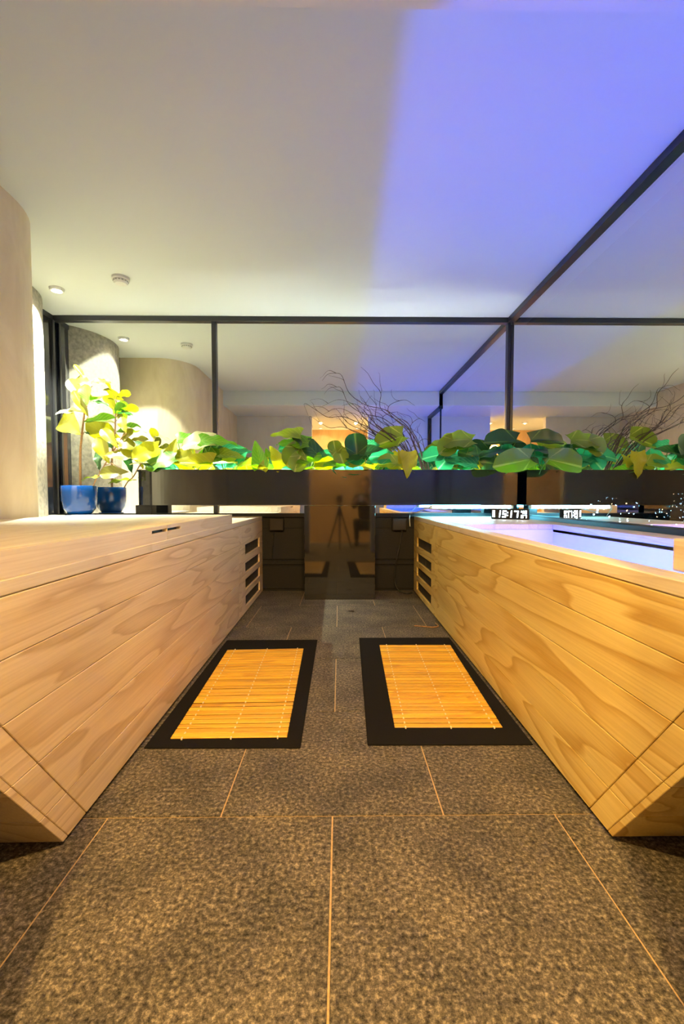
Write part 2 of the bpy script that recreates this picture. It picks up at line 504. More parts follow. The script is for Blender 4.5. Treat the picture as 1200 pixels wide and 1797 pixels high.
# windows: black frames with mirrored night glass
w1 = empty('window_1', (0, D, 0)); w1['kind'] = 'structure'
def frame(name, mb, parent): return mb.build(name, M['black_frame'], parent)
def wbox(x0, x1, z0, z1, y0=-0.03, y1=0.05, bevel=0.003): return MB().box(x0, x1, y0, y1, z0, z1, bevel=bevel)
frame('top_frame', wbox(XA, XR, CEIL - 0.047, CEIL), w1)
frame('bottom_frame', wbox(XA, XR, SILL - 0.03, SILL + 0.006), w1)
frame('mullion', wbox(-1.150, -1.110, SILL + 0.006, CEIL - 0.047), w1)
frame('corner_post', wbox(XR - 0.028, XR, SILL + 0.006, CEIL - 0.047), w1)
def pane(name, parent, x0, x1, z0, z1, axis):
    mb = MB()
    if axis == 'Y': mb.box(x0, x1, 0.0, 0.008, z0, z1)
    else: mb.box(0.0, 0.008, x0, x1, z0, z1)
    o = mb.build(name, M['mirror'], parent)
    o.data.materials.append(M['clear'])
    for p in o.data.polygons:
        nrm = p.normal
        front = (nrm.y < -0.5) if axis == 'Y' else (nrm.x < -0.5)
        p.material_index = 0 if front else 1
    return o
m = bpy.data.materials.new('clear_glass'); m.use_nodes = True; nt = m.node_tree; nt.nodes.clear()
o_ = N(nt, 'ShaderNodeOutputMaterial'); t_ = N(nt, 'ShaderNodeBsdfTransparent', Color=(0.92, 0.96, 1, 1)); nt.links.new(t_.outputs[0], o_.inputs[0])
M['clear'] = m
pane('pane', w1, XA, -1.150, SILL + 0.006, CEIL - 0.047, 'Y')
pane('pane', w1, -1.110, XR - 0.028, SILL + 0.006, CEIL - 0.047, 'Y')

w2 = empty('window_2', (XR, 0, 0)); w2['kind'] = 'structure'
def rbox(y0, y1, z0, z1, x0=-0.03, x1=0.05): return MB().box(x0, x1, y0, y1, z0, z1, bevel=0.003)
frame('top_frame', rbox(YB, D - 0.03, CEIL - 0.047, CEIL), w2)
frame('top_frame', rbox(YB - 0.045, YB, SOF - 0.045, CEIL), w2)
frame('top_frame', rbox(YD, YB - 0.045, SOF - 0.045, SOF), w2)
frame('bottom_frame', rbox(YD, D - 0.03, 0.69, 0.722, -0.05), w2)
frame('mullion', rbox(YB - 0.03, YB - 0.012, 0.722, SOF - 0.045, -0.012), w2)
frame('end_post', rbox(YD, YD + 0.06, 0.722, SOF - 0.045), w2)
pane('pane', w2, YB - 0.012, D - 0.03, 0.722, CEIL - 0.047, 'X')
pane('pane', w2, YD + 0.06, YB - 0.03, 0.722, SOF - 0.045, 'X')

w3 = empty('window_3', (XA, 0, 0)); w3['kind'] = 'structure'
MB().box(-0.02, 0.0, 2.99, D, SILL, CEIL).build('dark_panel', M['black_glass'], w3)
MB().box(0.0, 0.006, 3.86, 3.94, SILL, CEIL - 0.047, bevel=0.003).build('jamb', M['black_frame'], w3)
MB().box(0.0, 0.006, 2.99, D - 0.03, CEIL - 0.047, CEIL, bevel=0.003).build('top_frame', M['black_frame'], w3)
MB().box(0.0, 0.02, D - 0.06, D - 0.03, SILL, CEIL - 0.047, bevel=0.003).build('jamb', M['black_frame'], w3)

# ================================================================== TUBS
SL = 0.76           # lean of the near end
ROWS = [0.012, 0.125, 0.262, 0.400, 0.532, 0.660]
FAR = 3.055
def make_tub(name, side, loc, rz, W, label, wood_m, basin=True):
    t = empty(name, loc, rz)
    tag(t, label, 'bathtub')
    s = side
    def bx(x0, x1, *a, **k):
        x0, x1 = (x0 * s, x1 * s)
        return MB().box(min(x0, x1), max(x0, x1), *a, **k)
    def pr(poly, x0, x1, bevel=0.0015):
        a, b = sorted((x0 * s, x1 * s))
        return MB().prism(poly, 'X', a, b, bevel=bevel)
    e = lambda z: -SL * z
    gp = 0.0008
    pr([(e(0.02) + 0.024, 0.02), (FAR - 0.95, 0.02), (FAR - 0.95, 0.655), (e(0.655) + 0.024, 0.655)], 0.0205, 0.030, 0).build('backing', wood_m, t)
    for z0, z1 in zip(ROWS, ROWS[1:]):
        za, zb = z0 + gp, z1 - gp
        for kind, f0, f1 in (('end_strip', lambda z: e(z) + 0.022, lambda z: e(z) + 0.104),
                             ('plank', lambda z: e(z) + 0.107, lambda z: 2.045),
                             ('joint_strip', lambda z: 2.0475, lambda z: 2.1345)):
            pr([(f0(za), za), (f1(za), za), (f1(zb), zb), (f0(zb), zb)], 0.0, 0.02).build('plank', wood_m, t)
        # slanted near end: one board per row
        ee = [(e(za), za), (e(za) + 0.02, za), (e(zb) + 0.02, zb), (e(zb), zb)]
        pr(ee, 0.0, W, 0.0012).build('end_board', wood_m, t)
    # vent panel: stiles and rails
    mb = MB()
    ya, yb = 2.137, FAR
    o0, o1 = 2.265, 2.895
    SLOTS = [(0.050, 0.131), (0.177, 0.256), (0.302, 0.378), (0.434, 0.515)]
    xs = sorted((0.0, 0.02 * s))
    mb.box(xs[0], xs[1], ya, o0, 0.012, 0.66, bevel=0.0012)
    mb.box(xs[0], xs[1], o1, yb, 0.012, 0.66, bevel=0.0012)
    zz = [0.012] + [q for sl in SLOTS for q in sl] + [0.66]
    for i in range(0, len(zz), 2):
        mb.box(xs[0], xs[1], o0, o1, zz[i], zz[i + 1], bevel=0.0008)
    mb.build('vent_panel', wood_m, t)
    for z0, z1 in SLOTS:
        m2 = MB()
        xa = sorted((0.045 * s, 0.05 * s))
        m2.box(xa[0], xa[1], o0, o1, z0, z1)
        gr = m2.build('vent', M['void'], t)
        m3 = MB()
        xa = sorted((0.012 * s, 0.03 * s))
        k = 0
        y = o0 + 0.02
        while y < o1 - 0.02:
            m3.box(xa[0], xa[1], y, y + 0.010, z0 + 0.002, z1 - 0.002)
            y += 0.042
        m3.build('grille', M['grille'], gr)
    # far end and back boards, recessed plinth
    bx(0.02, W, FAR - 0.02, FAR, 0.012, 0.66).build('far_board', wood_m, t)
    pr([(e(0.012) + 0.022, 0.012), (FAR - 0.022, 0.012), (FAR - 0.022, 0.66), (e(0.66) + 0.022, 0.66)], W - 0.02, W, 0).build('back_board', wood_m, t)
    bx(0.03, W - 0.03, 0.05, FAR - 0.03, 0.0, 0.012).build('plinth', M['void'], t)
    # top boards around the basin opening
    bi, bo, bn, bf = 0.072, min(0.67, W - 0.12), -0.25, 1.765
    zt0, zt1 = 0.661, 0.695
    near = e(zt1) + 0.006
    tm = M['pine_top']
    bx(0.0, bi, near, FAR, zt0, zt1, bevel=0.003).build('rim_board', tm, t)
    bx(bo, W, near, FAR, zt0, zt1, bevel=0.003).build('rim_board', tm, t)
    bx(bi + .001, bo - .001, near, bn, zt0, zt1, bevel=0.003).build('rim_board', tm, t)
    bx(bi + .001, bo - .001, bf, FAR, zt0, zt1, bevel=0.003).build('rim_board', tm, t)
    if basin:
        # open basin shell hung under the boards
        m4 = MB(); bm = m4.bm
        x0, x1 = sorted((bi * s, bo * s))
        x0 -= 0.004; x1 += 0.004
        zb = 0.12
        for xa_, xb_ in ((x0 - .01, x0), (x1, x1 + .01)):
            m4.prism([(-0.005, zb), (bf + .01, zb), (bf + .01, 0.645), (bn, 0.645)], 'X', xa_, xb_)
        for a in (
                  (x0, x1, bf + .004, bf + .014, zb, 0.66), (x0 - .01, x1 + .01, 0.0, bf + .014, zb - .012, zb)):
            m4.box(*a)
        m4.prism([(-0.012, zb - .012), (0.0, zb), (bn, 0.66), (bn - 0.014, 0.66)], 'X', x0, x1)
        m4.build('basin', M['basin'], t)
    return t

tub_r = make_tub('wooden_bathtub', 1, (0.682, 1.107, 0), R(0.0), 0.815,
                 'open pine bathtub on the right with glowing blue basin', M['pine'])
tub_l = make_tub('wooden_bathtub', -1, (-0.682, 1.107, 0), R(0.45), 1.00,
                 'pine bathtub on the left closed by a thick wooden cover', M['pine_pale'])
# blue LED strip along the basin floor
led = MB().box(-0.012, 0.012, -0.90, 0.90, 0.0, 0.016).build('led_bar', M['blue_led'])
led.location = (0.682 + 0.235, 1.97, 0.120)
tag(led, 'blue light strip along the bottom of the open right basin', 'light')

bl = empty('basin_fill', (0.682 + 0.076, 1.90, 0.40))  # added lamp, lifts the blue basin wall towards white
tag(bl, 'added white fill light on the inner wall of the open right basin', 'light')
MB().tube([(0, 0, 0), (0.010, 0, 0)], 0.030, 20).build('bezel', M['white_plastic'], bl)
MB().tube([(0.0101, 0, 0), (0.012, 0, 0)], 0.024, 20).build('lens', M['spot_lens'], bl)
ld = bpy.data.lights.new('basin_fill_beam', 'SPOT'); ld.energy = BASIN_FILL; ld.color = (0.80, 0.86, 1.0); ld.spot_size = R(150); ld.spot_blend = 1.0; ld.shadow_soft_size = 0.02
lo_ = bpy.data.objects.new('basin_fill_beam', ld); C.objects.link(lo_); lo_.parent = bl; lo_.location = (0.03, 0, 0); lo_.rotation_euler = (0, R(-90), 0)

# covers
def cover(name, W, y0, y1, label, slot, loc, rz=0.0, th=0.058, side=-1):
    """slab with a finger slot cut into the front face; local x runs away from the aisle"""
    t = empty(name, loc, rz)
    tag(t, label, 'bath cover')
    b = 0.006
    mb = MB()
    if slot:
        s0, s1 = slot
        zc0, zc1 = th * 0.56, th * 0.76
        a, c = sorted((0.035 * side, W * side))
        mb.box(a, c, y0, y1, 0, th, bevel=b, seg=2)
        a, c = sorted((0.0, 0.0352 * side))
        for q in ((y0, s0, 0, th), (s1, y1, 0, th), (s0, s1, 0, zc0), (s0, s1, zc1, th)):
            if q[1] - q[0] > 1e-4:
                mb.box(a, c, q[0], q[1], q[2], q[3])
    else:
        a, c = sorted((0, W * side))
        mb.box(a, c, y0, y1, 0, th, bevel=b, seg=2)
    mb.build('board', M['pine_top'], t)
    if slot:
        a, c = sorted((0.02 * side, 0.0345 * side))
        MB().box(a, c, s0 + .0005, s1 - .0005, zc0 + .0005, zc1 - .0005).build('slot_shade', M['void'], t)  # black block puts the shade into the slot
    return t
cover('bath_cover', 1.0, -0.55, 0.720, 'nearer thick pine cover board lying on the left bathtub', (0.57, 0.7195), (-0.684, 1.107, 0.695), R(0.45))
cover('bath_cover', 1.0, 0.723, 1.86, 'farther thick pine cover board lying on the left bathtub', (0.7235, 0.88), (-0.684, 1.107, 0.695), R(0.45))
cover('bath_cover', 0.62, -0.50, -0.085, 'short pine cover block on the near end of the right bathtub', None, (0.755, 1.107, 0.695), 0, 0.075, 1)

# ================================================================== PLANTER
PY0, PZ0, PZ1 = 3.865, 0.800, 1.098
planter = empty('planter_trough', (0, PY0, 0))
tag(planter, 'long black glossy planter trough raised along the back glass', 'planter')
dep = D - 0.035 - PY0
def trough_outline(inset=0.0):
    pts = [(XR - 0.04 - inset, dep - inset), (XR - 0.04 - inset, inset)]
    cx = -1.44
    rx, ry = 0.31, dep / 2
    for i in range(0, 41):
        t = i / 40 * math.pi
        pts.append((cx - (rx - inset) * math.sin(t) ** 0.8, dep / 2 - (ry - inset) * math.cos(t)))
    return pts
mb = MB(); bm = mb.bm
out, inn = trough_outline(0.0), trough_outline(0.016)
lo = [bm.verts.new((x, y, PZ0)) for x, y in out]; hi = [bm.verts.new((x, y, PZ1)) for x, y in out]
ih = [bm.verts.new((x, y, PZ1)) for x, y in inn]; il = [bm.verts.new((x, y, PZ1 - 0.10)) for x, y in inn]
n = len(out)
bm.faces.new(lo[::-1])
for i in range(n):
    j = (i + 1) % n
    bm.faces.new((lo[i], lo[j], hi[j], hi[i])); bm.faces.new((hi[i], hi[j], ih[j], ih[i])); bm.faces.new((ih[i], ih[j], il[j], il[i]))
mb.build('trough', M['planter'], planter)
# rolled lip
mb = MB(); bm = mb.bm
lo2 = [(x * 1.0 - (0.006 if x < -1 else 0), y) for x, y in trough_outline(-0.006)]
A = [bm.verts.new((x, y, PZ1 - 0.012)) for x, y in lo2]; B = [bm.verts.new((x, y, PZ1 + 0.002)) for x, y in lo2]
Ci = [bm.verts.new((x, y, PZ1 + 0.002)) for x, y in trough_outline(0.014)]; Di = [bm.verts.new((x, y, PZ1 - 0.012)) for x, y in trough_outline(0.014)]
for i in range(n):
    j = (i + 1) % n
    for p, q in ((A, B), (B, Ci), (Ci, Di), (Di, A)):
        bm.faces.new((p[i], p[j], q[j], q[i]))
mb.build('lip', M['planter'], planter)
mb = MB(); mb.prism(trough_outline(0.017), 'Z', PZ1 - 0.10, PZ1 - 0.085)
mb.build('soil', M['soil'], planter)
mb = MB().box(-0.298, 0.300, -0.035, dep, 0.0, PZ0 - 0.002, bevel=0.003)
mb.build('pedestal', M['pedestal'], planter)
MB().box(-1.765, -1.625, 0.10, 0.20, SILL - 0.004, PZ0 - 0.001, bevel=0.002).build('foot', M['black_wall'], planter)
MB().box(1.39, 1.47, 0.06, 0.16, 0.696, PZ0 - 0.001, bevel=0.002).build('foot', M['black_wall'], planter)

# lamp tube under the planter (right), grow tubes on the soil
def tube_light(name, x0, x1, y, z, r, m, label, group=None):
    t = empty(name, ((x0 + x1) / 2, y, z))
    tag(t, label, 'tube light', group)
    L = (x1 - x0) / 2
    MB().tube([(-L + .02, 0, 0), (L - .02, 0, 0)], r, 10).build('tube', m, t)
    MB().tube([(-L, 0, 0), (-L + .02, 0, 0)], r * 1.15, 10).build('end_cap', M['white_plastic'], t)
    MB().tube([(L - .02, 0, 0), (L, 0, 0)], r * 1.15, 10).build('end_cap', M['white_plastic'], t)
    return t
tube_light('tube_light', 0.77, 1.48, PY0 + 0.018, PZ0 - 0.016, 0.0135, M['bench_tube'], 'glowing cool white tube fixed under the planter beside the clock')
zs = PZ1 - 0.085 + 0.014
tube_light('grow_light', -1.45, -0.55, PY0 + 0.20, zs, 0.012, M['grow_tube'], 'glowing grow tube on the soil at the left end of the planter', 'grow tubes in the planter')
tube_light('grow_light', -0.45, 0.45, PY0 + 0.20, zs, 0.012, M['grow_tube'], 'glowing grow tube on the soil in the middle of the planter', 'grow tubes in the planter')
tube_light('grow_light', 0.55, 1.45, PY0 + 0.20, zs, 0.012, M['grow_tube'], 'glowing grow tube on the soil at the right end of the planter', 'grow tubes in the planter')

# ================================================================== FOLIAGE
def leaf_mesh(name, shape, nu=8, nv=12, droop=0.12, fold=0.10, wav=0.02, seed=0, radial=False):
    rr = random.Random(seed)
    bm = bmesh.new(); uvl = bm.loops.layers.uv.new('UVMap')
    ph = rr.uniform(0, 6)
    g_ = []
    for j in range(nv + 1):
        v = j / nv
        wd, y0 = shape(v)
        row = []
        for i in range(-nu // 2, nu // 2 + 1):
            u = i / (nu / 2)
            x = wd * u
            back = -y0 * (abs(u) ** 1.5) if v < 0.35 else 0
            z = fold * abs(u) * wd * 2 - droop * (v - 0.15) ** 2 * 1.6 + wav * math.sin(ph + v * 14 + (2 if u > 0 else 0)) * u * u
            yy = v + back * (1 - v / 0.35) if v < 0.35 else v
            uu, vv = 0.5 + u / 2, v
            if radial:
                uu = 0.5 + math.atan2(x, yy + 0.02) / (2 * math.pi) * 1.3; vv = 0.0
            row.append((bm.verts.new((x, yy, z)), uu, vv))
        g_.append(row)
    for j in range(nv):
        for i in range(nu):
            q = [g_[j][i], g_[j][i + 1], g_[j + 1][i + 1], g_[j + 1][i]]
            try:
                f = bm.faces.new([a[0] for a in q])
            except ValueError:
                continue
            f.smooth = True
            for lp, a in zip(f.loops, q):
                lp[uvl].uv = (a[1], a[2])
    bmesh.ops.remove_doubles(bm, verts=bm.verts, dist=1e-4)
    me = bpy.data.meshes.new(name); bm.to_mesh(me); bm.free()
    return me
def sh_fiddle(v):
    w_ = 0.245 * (math.sin(math.pi * v ** 1.25) ** 0.62) * (0.62 + 0.5 * v)
    w_ *= 1 - 0.16 * math.exp(-((v - 0.33) / 0.12) ** 2)
    return (max(w_, 0.004), 0.0)
def sh_round(v):
    w_ = 0.54 * max(0.0, 1 - (2 * (v - 0.46)) ** 2 / 1.17) ** 0.5 if v < 0.995 else 0.03
    return (max(w_, 0.03) if v > 0.02 else 0.33, 0.14)
def sh_arrow(v):
    w_ = 0.40 * (1 - v) ** 0.72 * min(1, 0.72 + 2.0 * v)
    return (max(w_, 0.004), 0.08)
LEAF = {}
for k, sh in (('fiddle', sh_fiddle), ('round', sh_round), ('arrow', sh_arrow)):
    for i in range(3):
        for mk in ('leaf_green', 'leaf_yellow', 'leaf_dark', 'leaf_olive', 'leaf_teal', 'leaf_pale', 'leaf_fig'):
            me = leaf_mesh('leaf_' + k, sh, droop=(0.10, 0.2, 0.02)[i], fold=(0.14, 0.05, 0.22)[i], wav=(0.03, 0.05, 0.02)[i], seed=i, radial=(k == 'round'))
            me.materials.append(M[mk]); LEAF[(k, i, mk)] = me

def put_leaf(parent, org, px, py, L, ang, Y, kind='round', m='leaf_green', n=(0, -0.75, 0.66), wid=1.0, var=None):
    """leaf centred where the photo shows it at depth Y; L its length in photo pixels; ang direction of its tip"""
    c = at(px, py, Y)
    ln = L * Y / F
    a = R(ang)
    dimg = Vector((math.cos(a), 0, math.sin(a)))
    nn = Vector(n).normalized()
    d = dimg - nn * dimg.dot(nn)
    if d.length < 0.25: d = Vector((dimg.x, 0.3, dimg.z))
    sc = ln / max(0.78, math.hypot(d.x, d.z))
    d.normalize()
    x = d.cross(nn).normalized(); z = x.cross(d)
    rot = Matrix((x, d, z)).transposed()
    if var is None: var = rnd.randrange(3)
    o = link('leaf', LEAF[(kind, var, m)], None, parent)
    base = c - d * sc * 0.5
    o.matrix_local = Matrix.Translation(base - org) @ rot.to_4x4() @ Matrix.Diagonal((sc * wid, sc, sc, 1))
    return base - org

CAM_N = (0, -1, 0.15)
UP_N = (0.0, -0.35, 0.94)
MID_N = (0, -0.75, 0.66)
RT_N = (0.5, -0.75, 0.45)
LT_N = (-0.5, -0.75, 0.45)
g_, y_, d_, o_l, t_l, p_l = 'leaf_green', 'leaf_yellow', 'leaf_dark', 'leaf_olive', 'leaf_teal', 'leaf_pale'

def plant(name, bx, label, leaves, fill=8, spread=0.2, seed=0, group='leafy plants along the planter', pal=(g_, y_, t_l, d_)):
    rr = random.Random(seed)
    org = Vector((bx, PY0 + 0.17, PZ1 - 0.086))
    t = empty(name, org)
    tag(t, label, 'plant', group)
    st = MB()
    def petiole(b):
        r0 = Vector((max(-0.06, min(0.06, b.x * .3)), rr.uniform(-.04, .0), 0))
        mid = Vector((b.x * 0.75, b.y * 0.6, max(b.z * 0.65, 0.03)))
        st.tube(smooth_path([r0, mid, b], 4), 0.0035, 5)
    for lf in leaves:
        px, py, L, ang, dy, kind, mm, nn = lf[:8]
        wd = lf[8] if len(lf) > 8 else 1.0
        petiole(put_leaf(t, org, px, py, L, ang, PY0 + dy, kind, mm, nn, wd))
    for i in range(fill):
        x = bx + rr.uniform(-spread, spread)
        Y = PY0 + rr.uniform(0.05, 0.28)
        zz = PZ1 + rr.uniform(-0.03, 0.10)
        # low leaves between the tall ones
        q = Vector((x, Y, zz)) - Vector((0, 0, CAMZ))
        v = CAMR.transposed() @ q
        px = PPX + F * v.x / -v.z; py = PPY - F * v.y / -v.z
        petiole(put_leaf(t, org, px, py, rr.uniform(20, 34), rr.choice((20, 160, 60, 120, 5, 175, -10, 190)), Y, rr.choice(('round', 'arrow')), rr.choice(pal),
                 (rr.uniform(-.5, .5), rr.uniform(-.8, -.2), rr.uniform(.3, .9))))
    st.build('stems', M['petiole'], t)
    return t

plant('pothos_plant', -1.36, 'leftmost trough plant, bright yellow lit leaves hanging past the rounded planter end', [
    (256, 792, 38, 215, 0.02, 'round', y_, RT_N, .62), (244, 812, 36, 185, 0.05, 'arrow', p_l, UP_N), (278, 808, 52, 200, 0.02, 'round', g_, MID_N, .75),
    (304, 786, 34, 75, 0.10, 'arrow', y_, CAM_N), (331, 768, 34, 25, 0.16, 'arrow', g_, MID_N, 1.2), (345, 778, 54, 190, 0.04, 'round', p_l, MID_N, .75),
    (335, 813, 76, 175, 0.00, 'arrow', y_, MID_N, .7), (322, 805, 40, 150, 0.08, 'round', y_, CAM_N, .8), (290, 815, 40, 10, 0.10, 'round', t_l, UP_N)], 7, .22, 1)
plant('pothos_plant', -0.98, 'trough plant in front of the thin mullion, one long green leaf pointing right', [
    (383, 772, 60, 6, 0.03, 'arrow', g_, MID_N, .75), (376, 794, 34, 70, 0.10, 'round', d_, CAM_N), (411, 785, 40, 12, 0.14, 'arrow', t_l, MID_N, .6),
    (408, 799, 46, -8, 0.04, 'arrow', o_l, MID_N, .8), (365, 806, 38, 195, 0.06, 'round', g_, MID_N), (425, 803, 28, 60, 0.10, 'arrow', t_l, CAM_N, .8),
    (438, 815, 44, 175, 0.02, 'round', o_l, UP_N), (395, 813, 40, 20, 0.06, 'round', y_, UP_N)], 7, .18, 2)
plant('philodendron', -0.62, 'small trough plant with two upright pointed leaves, left of the pedestal', [
    (453, 797, 50, 104, 0.03, 'arrow', g_, CAM_N, .85), (483, 800, 48, 125, 0.03, 'arrow', y_, (-.2, -1, .1), .8), (465, 813, 26, 70, 0.00, 'arrow', y_, CAM_N)], 3, .1, 3)
plant('philodendron', -0.36, 'tall trough plant with long drooping dark leaves above left edge of the pedestal', [
    (500, 762, 54, 172, 0.04, 'arrow', o_l, MID_N, .8), (532, 773, 64, 132, 0.02, 'arrow', d_, (.3, -.85, .45), .75), (512, 774, 58, 168, 0.03, 'arrow', g_, MID_N, .85),
    (506, 786, 36, 185, 0.08, 'round', t_l, MID_N, .8), (516, 803, 40, 240, 0.02, 'round', o_l, CAM_N, 1.), (543, 801, 42, 25, 0.02, 'round', g_, MID_N, .9),
    (522, 814, 30, 250, -0.01, 'round', o_l, CAM_N), (560, 788, 30, 125, 0.08, 'arrow', t_l, CAM_N, .5), (530, 790, 46, 150, 0.10, 'arrow', g_, MID_N)], 5, .16, 4)
plant('pothos_plant', -0.10, 'trough plant above the pedestal with two small round olive leaves', [
    (587, 784, 23, 100, 0.01, 'round', o_l, CAM_N), (598, 801, 26, -70, 0.00, 'round', o_l, CAM_N), (570, 810, 36, 15, 0.05, 'round', y_, MID_N),
    (562, 818, 54, 182, 0.00, 'arrow', g_, UP_N), (575, 796, 30, 30, 0.12, 'arrow', t_l, MID_N)], 4, .14, 5)
plant('pothos_plant', 0.24, 'trough plant at the right edge of pedestal, big round leaf behind bare twigs', [
    (624, 778, 36, 95, 0.03, 'round', d_, CAM_N, 1.), (622, 797, 38, 185, 0.02, 'round', d_, MID_N), (657, 778, 34, 10, 0.12, 'arrow', t_l, MID_N),
    (682, 774, 52, 200, 0.14, 'round', o_l, (-.15, -.85, .4), .75), (652, 791, 44, 20, 0.05, 'arrow', d_, MID_N), (620, 807, 30, 200, 0.04, 'round', t_l, MID_N),
    (666, 800, 36, 160, 0.04, 'round', t_l, MID_N), (636, 815, 44, 10, 0.01, 'round', y_, UP_N), (679, 814, 36, 185, 0.00, 'round', o_l, MID_N, .9),
    (700, 808, 40, 20, 0.08, 'round', y_, MID_N)], 8, .2, 6)
plant('pothos_plant', 0.60, 'trough plant at foot of the twigs, yellow leaf hanging over the rim', [
    (716, 815, 44, 268, -0.035, 'arrow', y_, (0, -1, .2), .95), (703, 800, 24, 110, 0.02, 'arrow', y_, CAM_N), (727, 806, 24, 60, 0.03, 'arrow', y_, CAM_N)], 3, .1, 7)
plant('pothos_plant', 1.00, 'trough plant left of corner post, mound of round green leaves', [
    (800, 771, 56, 175, 0.03, 'round', o_l, MID_N, .7), (783, 785, 36, 225, 0.04, 'round', o_l, CAM_N, .9), (801, 785, 50, 195, 0.01, 'arrow', g_, MID_N, .7),
    (762, 800, 42, 195, 0.06, 'round', t_l, MID_N, .8), (778, 813, 30, 230, 0.05, 'round', t_l, CAM_N), (822, 797, 36, 160, 0.06, 'round', d_, CAM_N),
    (812, 812, 48, 165, 0.00, 'arrow', t_l, MID_N, .9), (838, 808, 30, 60, 0.05, 'round', y_, CAM_N, .8), (795, 800, 34, 30, 0.08, 'round', t_l, MID_N)], 9, .2, 8)
plant('pothos_plant', 1.32, 'rightmost trough plant, very large round olive leaf hanging in front of rim', [
    (877, 776, 58, 185, -0.02, 'round', d_, MID_N, .62), (868, 792, 52, 195, 0.0, 'round', d_, UP_N, .7), (897, 813, 64, 190, -0.31, 'round', o_l, (-0.15, -.95, .25), .62),
    (857, 812, 32, 170, 0.02, 'round', d_, CAM_N), (893, 797, 38, 15, 0.05, 'round', t_l, MID_N, .8)], 7, .10, 9)

# bare curly willow twigs
tw = empty('willow_branches', (0.74, PY0 + 0.14, PZ1 - 0.086))
tag(tw, 'bunch of bare dark curly twigs fanning up from the planter', 'branches')
TWO = Vector((0.74, PY0 + 0.14, PZ1 - 0.086))
PATHS = [
    [(748, 822), (722, 770), (716, 750), (690, 728), (672, 718), (640, 710), (613, 690), (600, 660), (590, 655), (575, 657), (565, 668)],
    [(752, 822), (735, 785), (718, 755), (700, 740), (668, 717), (668, 690), (655, 672), (645, 655), (633, 644)],
    [(742, 822), (700, 780), (668, 755), (640, 735), (625, 715), (610, 705), (590, 702), (560, 716)],
    [(738, 822), (690, 778), (655, 755), (620, 738), (600, 731), (575, 732), (555, 720), (534, 708), (541, 730)],
    [(745, 824), (705, 785), (660, 745), (635, 717), (618, 708), (600, 712)],
    [(755, 824), (733, 775), (725, 760), (715, 742), (700, 735), (690, 742), (672, 746)],
    [(740, 824), (700, 790), (668, 772), (640, 757), (610, 742), (590, 718), (575, 722)],
    [(750, 824), (720, 765), (690, 733), (681, 722), (685, 710), (710, 702), (728, 712)],
    [(744, 824), (700, 772), (664, 752), (650, 722), (640, 705), (632, 695)],
    [(756, 824), (730, 790), (726, 770), (720, 748), (734, 735), (746, 740)],
    [(747, 824), (712, 790), (680, 760), (655, 740), (648, 722), (630, 712)],
    [(760, 826), (742, 800), (734, 780), (745, 770), (762, 780)],
    [(736, 826), (712, 800), (690, 785), (665, 762), (640, 750), (625, 745)],
    [(758, 826), (745, 790), (738, 765), (722, 752)],
]
for i, p in enumerate(PATHS):
    rr = random.Random(40 + i)
    Ybase = PY0 + 0.14
    dY = rr.uniform(-0.16, 0.10)
    pts = []
    for k, (px, py) in enumerate(p):
        t = k / (len(p) - 1)
        pts.append(at(px, py, Ybase + dY * t + 0.02 * math.sin(5 * t + i)) - TWO)
    pts[0].z = 0.0 + 0.002
    sp = smooth_path(pts, 6)
    n_ = len(sp)
    rad = [0.0052 * (1 - 0.82 * k / (n_ - 1)) * rr.uniform(.9, 1.1) for k in range(n_)]
    MB().tube(sp, rad, 5).build('twig', M['twig'], tw, smooth=True)
    # side shoots
    for s_ in range(2):
        k0 = rr.randrange(n_ // 3, n_ - 3)
        b = sp[k0]
        dx = rr.uniform(-1, .4); pth = [b]
        q = b.copy()
        dirv = Vector((dx, rr.uniform(-.4, .3), rr.uniform(.1, 1))).normalized()
        for _ in range(5):
            dirv = (dirv + Vector((rr.uniform(-.7, .5), rr.uniform(-.4, .4), rr.uniform(-.5, .6)))).normalized()
            q = q + dirv * rr.uniform(.02, .05)
            pth.append(q.copy())
        pth[-1].y = min(pth[-1].y, 0.12)
        sps = smooth_path([Vector((v.x, min(v.y, 0.13), v.z)) for v in pth], 4)
        MB().tube(sps, [0.0022 * (1 - 0.7 * k / len(sps)) for k in range(len(sps))], 4).build('twig', M['twig'], tw, smooth=True)

